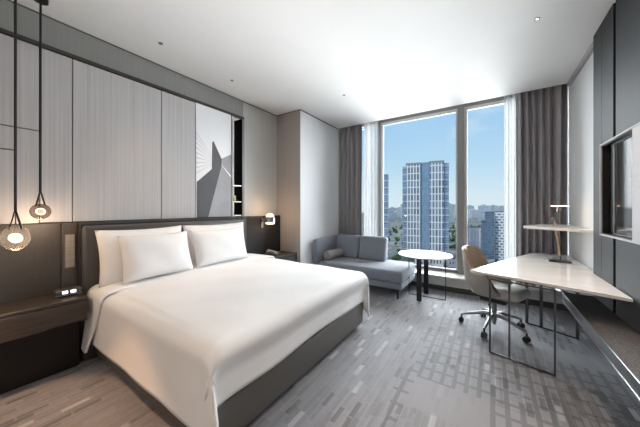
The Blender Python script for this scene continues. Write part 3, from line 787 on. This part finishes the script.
dark_roof = mat('dark_flat_roof', (.04, .045, .05), 1, spec=0)
def at(u, z):      # ground point in the direction of column u at depth z
    s = (u-320)/F; return Vector((z*(-SN+s*CA), z*(CA+s*SN)))
def hz(v, z): return 1.4-z*(v-208)/F
VIEW = math.radians(33.59)
def tower(name, label, u0, u1, v, z, depth, boxes, rz=0, cat='building'):
    """boxes: list of (name, fx0, fx1, fy0, fy1, top offset, material) in fractions of width / metres"""
    phi = math.atan(((u0+u1)/2-320)/F); p = at((u0+u1)/2, z); w = (u1-u0)*z/F*math.cos(phi); top = hz(v, z)
    t = thing(name, label, cat, (p.x, p.y, GZ), VIEW-phi+rz)
    for nm, a, c, d0, d1, dz, m in boxes:
        bm = new(); box(bm, -w/2+a*w, -w/2+c*w, d0, d1, 0, top-GZ-dz); obj(nm, bm, m, t)
    if v > 208:
        for nm, a, c, d0, d1, dz, m in boxes:
            bm = new(); box(bm, -w/2+a*w, -w/2+c*w, d0, d1, top-GZ-dz, top-GZ-dz+.8); obj('roof', bm, dark_roof, t)
    return t, w, top
blue_glass = facade('blue_glass_facade', (.42, .50, .58), (.13, .21, .32), 4.0, 3.8, .10, .16, .3, 11.5)
blue_core = facade('blue_core_facade', (.25, .35, .48), (.17, .27, .40), 3.0, 3.8, .12, .2, .15)
white_grid = facade('white_grid_facade', (.70, .71, .73), (.13, .17, .23), 4.7, 11.5, .40, .14, .5, 0)
grey_apt = facade('grey_apartment_facade', (.38, .36, .38), (.16, .19, .26), 5.0, 3.2, .45, .4, .3)
navy = facade('navy_glass_facade', (.13, .19, .26), (.08, .13, .20), 4.0, 3.6, .12, .2, .25)
brick_t = facade('tan_apartment_facade', (.50, .33, .24), (.30, .24, .20), 5.0, 3.2, .4, .4, .3)
cap_m = mat('roof_cap', (.22, .25, .28), .6)
Z = 420
t, w, top = tower('office_tower', 'tall twin-bay white-gridded blue glass skyscraper in the middle of the window view', 401.5, 448.5, 163, Z, 40, [
    ('side_bay', 0, .10, 6, 45, 3, blue_glass), ('grid_facade', .09, .40, 0, 45, 0, white_grid), ('glass_core', .40, .60, 5, 40, -2, blue_core),
    ('grid_facade', .60, .89, 0, 45, -1, white_grid), ('side_bay', .89, 1.0, 6, 45, 1, blue_glass)])
bm = new(); box(bm, -w/2+.08*w, -w/2+.41*w, -.6, 44, top-GZ-1.5, top-GZ+1.5); box(bm, -w/2+.59*w, -w/2+.90*w, -.6, 44, top-GZ-.5, top-GZ+2.5); obj('roof_cap', bm, cap_m, t)
tower('office_tower', 'narrow blue glass skyscraper partly hidden by the left window frame', 370, 388.5, 173, 430, 30, [('grid_facade', 0, .72, 0, 30, 0, white_grid), ('side_bay', .70, 1, 3, 30, 2, blue_glass)])
tower('apartment_block', 'tan apartment block low between the two blue skyscrapers', 392, 401, 240.5, 700, 20, [('wall', 0, 1, 0, 20, 0, brick_t)])
tower('apartment_block', 'grey slab just left of the large white-gridded skyscraper', 400, 404, 235, 650, 20, [('wall', 0, 1, 0, 20, 0, grey_apt)])
tower('apartment_block', 'hazy grey row of apartments right of the window mullion', 455, 483, 227.5, 520, 30, [('wall', 0, .25, 4, 30, 4, grey_apt), ('wall', .25, .62, 0, 30, 0, grey_apt), ('wall', .62, 1.0, 3, 30, 0, grey_apt)])
tower('office_block', 'stepped navy glass office block in front of the patterned white tower', 481, 494.3, 212.5, 380, 30, [('wall', .0, .30, 3, 30, 14, navy), ('wall', .30, 1.0, 0, 30, 0, navy)])
def lattice():
    m, nt, b = _nt('white_lattice_facade'); L = nt.links
    tc = N(nt, 'ShaderNodeTexCoord'); sp = N(nt, 'ShaderNodeSeparateXYZ'); L.new(tc.outputs['Object'], sp.inputs[0])
    cb = N(nt, 'ShaderNodeCombineXYZ'); mt = lambda *a: math_n(nt, *a)
    L.new(mt('ADD', sp.outputs[0], sp.outputs[1]), cb.inputs[0]); L.new(sp.outputs[2], cb.inputs[1])
    br = N(nt, 'ShaderNodeTexBrick'); L.new(cb.outputs[0], br.inputs['Vector'])
    br.inputs['Scale'].default_value = 1; br.inputs['Brick Width'].default_value = 6.6; br.inputs['Row Height'].default_value = 4.1; br.inputs['Mortar Size'].default_value = 1.15; br.inputs['Mortar Smooth'].default_value = 0
    br.inputs['Color1'].default_value = (.06, .11, .18, 1); br.inputs['Color2'].default_value = (.10, .16, .25, 1); br.inputs['Mortar'].default_value = (.75, .77, .78, 1)
    L.new(br.outputs['Color'], b.inputs['Base Color']); b.inputs['Roughness'].default_value = .5; return m
tower('office_tower', 'white lattice-fronted tower at the right of the window view behind the sheer curtain', 494.6, 520, 212, 385, 30, [('lattice_facade', 0, 1, 0, 22, 0, lattice())])
tower('office_block', 'small distant blue-grey block just left of the window mullion', 449, 456, 238, 900, 30, [('wall', 0, 1, 0, 30, 0, navy)])
rnd = random.Random(12)
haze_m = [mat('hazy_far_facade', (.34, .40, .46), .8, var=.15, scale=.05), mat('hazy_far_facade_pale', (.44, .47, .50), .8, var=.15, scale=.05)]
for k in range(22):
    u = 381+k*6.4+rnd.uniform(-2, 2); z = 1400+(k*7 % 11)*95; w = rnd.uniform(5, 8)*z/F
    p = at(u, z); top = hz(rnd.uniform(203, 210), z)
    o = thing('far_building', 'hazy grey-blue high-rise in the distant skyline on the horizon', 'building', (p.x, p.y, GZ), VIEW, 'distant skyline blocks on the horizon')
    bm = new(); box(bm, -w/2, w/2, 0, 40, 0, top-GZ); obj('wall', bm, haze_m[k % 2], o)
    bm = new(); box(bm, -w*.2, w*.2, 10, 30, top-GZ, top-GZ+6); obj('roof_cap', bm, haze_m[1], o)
# low houses and trees
rnd = random.Random(4)
low_m = [mat('pale_low_wall', (.68, .64, .60), .7), mat('rose_low_wall', (.55, .40, .34), .7), mat('grey_low_wall', (.42, .42, .43), .7)]
roof_m = mat('low_flat_roof', (.06, .065, .07), 1, spec=0)
descr = ['white low building behind the side table, right of the skyscraper foot', 'rose walled low building among trees right of the side table', 'grey low roofed shed by the window mullion foot', 'pale low house in front of the navy office block',
         'low grey hall under the hazy apartments', 'pale low annex at the foot of the white-gridded skyscraper', 'grey low block seen behind the office chair back', 'rose low house near the tan apartment block']
specs = [(430, 443, 257, 352, 0), (440, 450, 254, 385, 1), (449, 459, 259, 352, 2), (463, 476, 247, 430, 0), (470, 484, 255, 372, 2), (418, 430, 259, 350, 0), (484, 496, 259, 352, 2), (391.5, 399.5, 254, 500, 1)]
for d, (u0, u1, v, z, k) in zip(descr, specs):
    p = at((u0+u1)/2, z); w = (u1-u0)*z/F; top = max(hz(v, z)-GZ, 5)
    t = thing('low_building', d, 'building', (p.x, p.y, GZ), VIEW+rnd.uniform(-.4, .4), 'low buildings around the tower feet')
    bm = new(); box(bm, -w/2, w/2, 0, 14, 0, top); obj('wall', bm, low_m[k], t)
    bm = new(); box(bm, -w/2-.4, w/2+.4, -.4, 14.4, top, top+.8); obj('roof', bm, roof_m, t)
    bm = new()
    for i in range(int(w/4)): box(bm, -w/2+1+i*4, -w/2+3+i*4, -.08, .02, top*.35, top*.7)
    if len(bm.verts): obj('window', bm, navy, t)
    else: bm.free()
bm = new()
for i in range(420):
    z = rnd.uniform(335, 1100); u = rnd.uniform(380, 525); p = at(u, z)
    if any(o.type == 'EMPTY' and o.get('category') == 'building' and abs(o.location.x-p.x) < 42 and -12 < p.y-o.location.y < 55 for o in COL.objects): continue
    r = rnd.uniform(3, 6.5)
    mtx = Matrix.Translation((p.x, p.y, GZ+r*.9)) @ Matrix.Diagonal((r, r, r*.9, 1))
    res = bmesh.ops.create_icosphere(bm, subdivisions=1, radius=1, matrix=mtx)
    for v in res['verts']: v.co += Vector((rnd.uniform(-.6, .6), rnd.uniform(-.6, .6), rnd.uniform(-.5, .5)))
tr = obj('city_trees', bm, mat('tree_foliage', (.045, .08, .03), 1, spec=0, var=.4, scale=.15)); tr['kind'] = 'stuff'
tag(tr, 'distant green tree canopy spread between the buildings below the window', 'trees')
bm = new(); box(bm, -3000, 1500, 300, 4200, GZ-2, GZ); go = obj('ground_city', bm, mat('city_ground', (.07, .08, .08), 1, var=.4, scale=.03, spec=0)); go['kind'] = 'structure'  # near ground left out so the upward fill sun can pass
# ------------------------------------------------------------------ light
W = bpy.data.worlds.new('sky'); SC.world = W; W.use_nodes = True
nt = W.node_tree; bg = nt.nodes['Background']
tc = N(nt, 'ShaderNodeTexCoord'); sp = N(nt, 'ShaderNodeSeparateXYZ'); nt.links.new(tc.outputs['Generated'], sp.inputs[0])
cr = N(nt, 'ShaderNodeValToRGB'); nt.links.new(sp.outputs[2], cr.inputs[0])
e = cr.color_ramp.elements
e[0].position = 0; e[0].color = (.74, .86, .92, 1); e[1].position = 1; e[1].color = (.10, .27, .62, 1)
for p, c in ((.05, (.70, .85, .94)), (.16, (.50, .74, .93)), (.36, (.33, .59, .88))):
    x = e.new(p); x.color = c4(c)
cn = N(nt, 'ShaderNodeTexNoise'); cn.inputs['Scale'].default_value = 5; cn.inputs['Detail'].default_value = 6
mp = N(nt, 'ShaderNodeMapping'); mp.inputs['Scale'].default_value = (1, 1, 2.6); nt.links.new(tc.outputs['Generated'], mp.inputs[0]); nt.links.new(mp.outputs[0], cn.inputs['Vector'])
mr = N(nt, 'ShaderNodeMapRange'); mr.inputs['From Min'].default_value = .56; mr.inputs['From Max'].default_value = .74; mr.inputs['To Max'].default_value = .55
nt.links.new(cn.outputs['Fac'], mr.inputs['Value'])
mx = N(nt, 'ShaderNodeMix', data_type='RGBA'); nt.links.new(mr.outputs[0], mx.inputs[0]); nt.links.new(cr.outputs[0], mx.inputs[6]); mx.inputs[7].default_value = (.80, .86, .92, 1)
nt.links.new(mx.outputs[2], bg.inputs[0]); bg.inputs[1].default_value = 1.0
def sun(name, energy, col, d, ang):
    l = bpy.data.lights.new(name, 'SUN'); l.energy = energy; l.color = col; l.angle = math.radians(ang)
    o = bpy.data.objects.new(name, l); COL.objects.link(o); o.rotation_euler = Vector(d).to_track_quat('-Z', 'Y').to_euler(); return o
sun('sky_daylight', 30.0, (.93, .97, 1), (-.06, -1, -.24), 100)
sun('city_bounce_light', 4.4, (1, .99, .97), (-.05, -1, .40), 24)  # added sun from below, standing in for light bounced off the city
sun('sun_on_city', 1.6, (1, .96, .90), (.25, 1, -.75), 1)
# ------------------------------------------------------------------ camera
cam = bpy.data.cameras.new('camera'); co = bpy.data.objects.new('camera', cam); COL.objects.link(co)
co.location = (0, 0, 1.40); co.rotation_euler = (PI/2, 0, math.atan(SA))
cam.sensor_width = 36; cam.lens = 36*F/640; cam.shift_y = -5.5/640; cam.clip_start = .02; cam.clip_end = 6000
SC.camera = co
SC.view_settings.view_transform = 'Standard'; SC.view_settings.look = 'None'; SC.view_settings.exposure = 0; SC.view_settings.gamma = 1
SC.view_settings.use_curve_mapping = False
SC.cycles.use_denoising = True; SC.cycles.max_bounces = 12; SC.cycles.diffuse_bounces = 8; SC.cycles.transparent_max_bounces = 24
SC.cycles.caustics_reflective = False; SC.cycles.caustics_refractive = False; SC.cycles.sample_clamp_indirect = 6
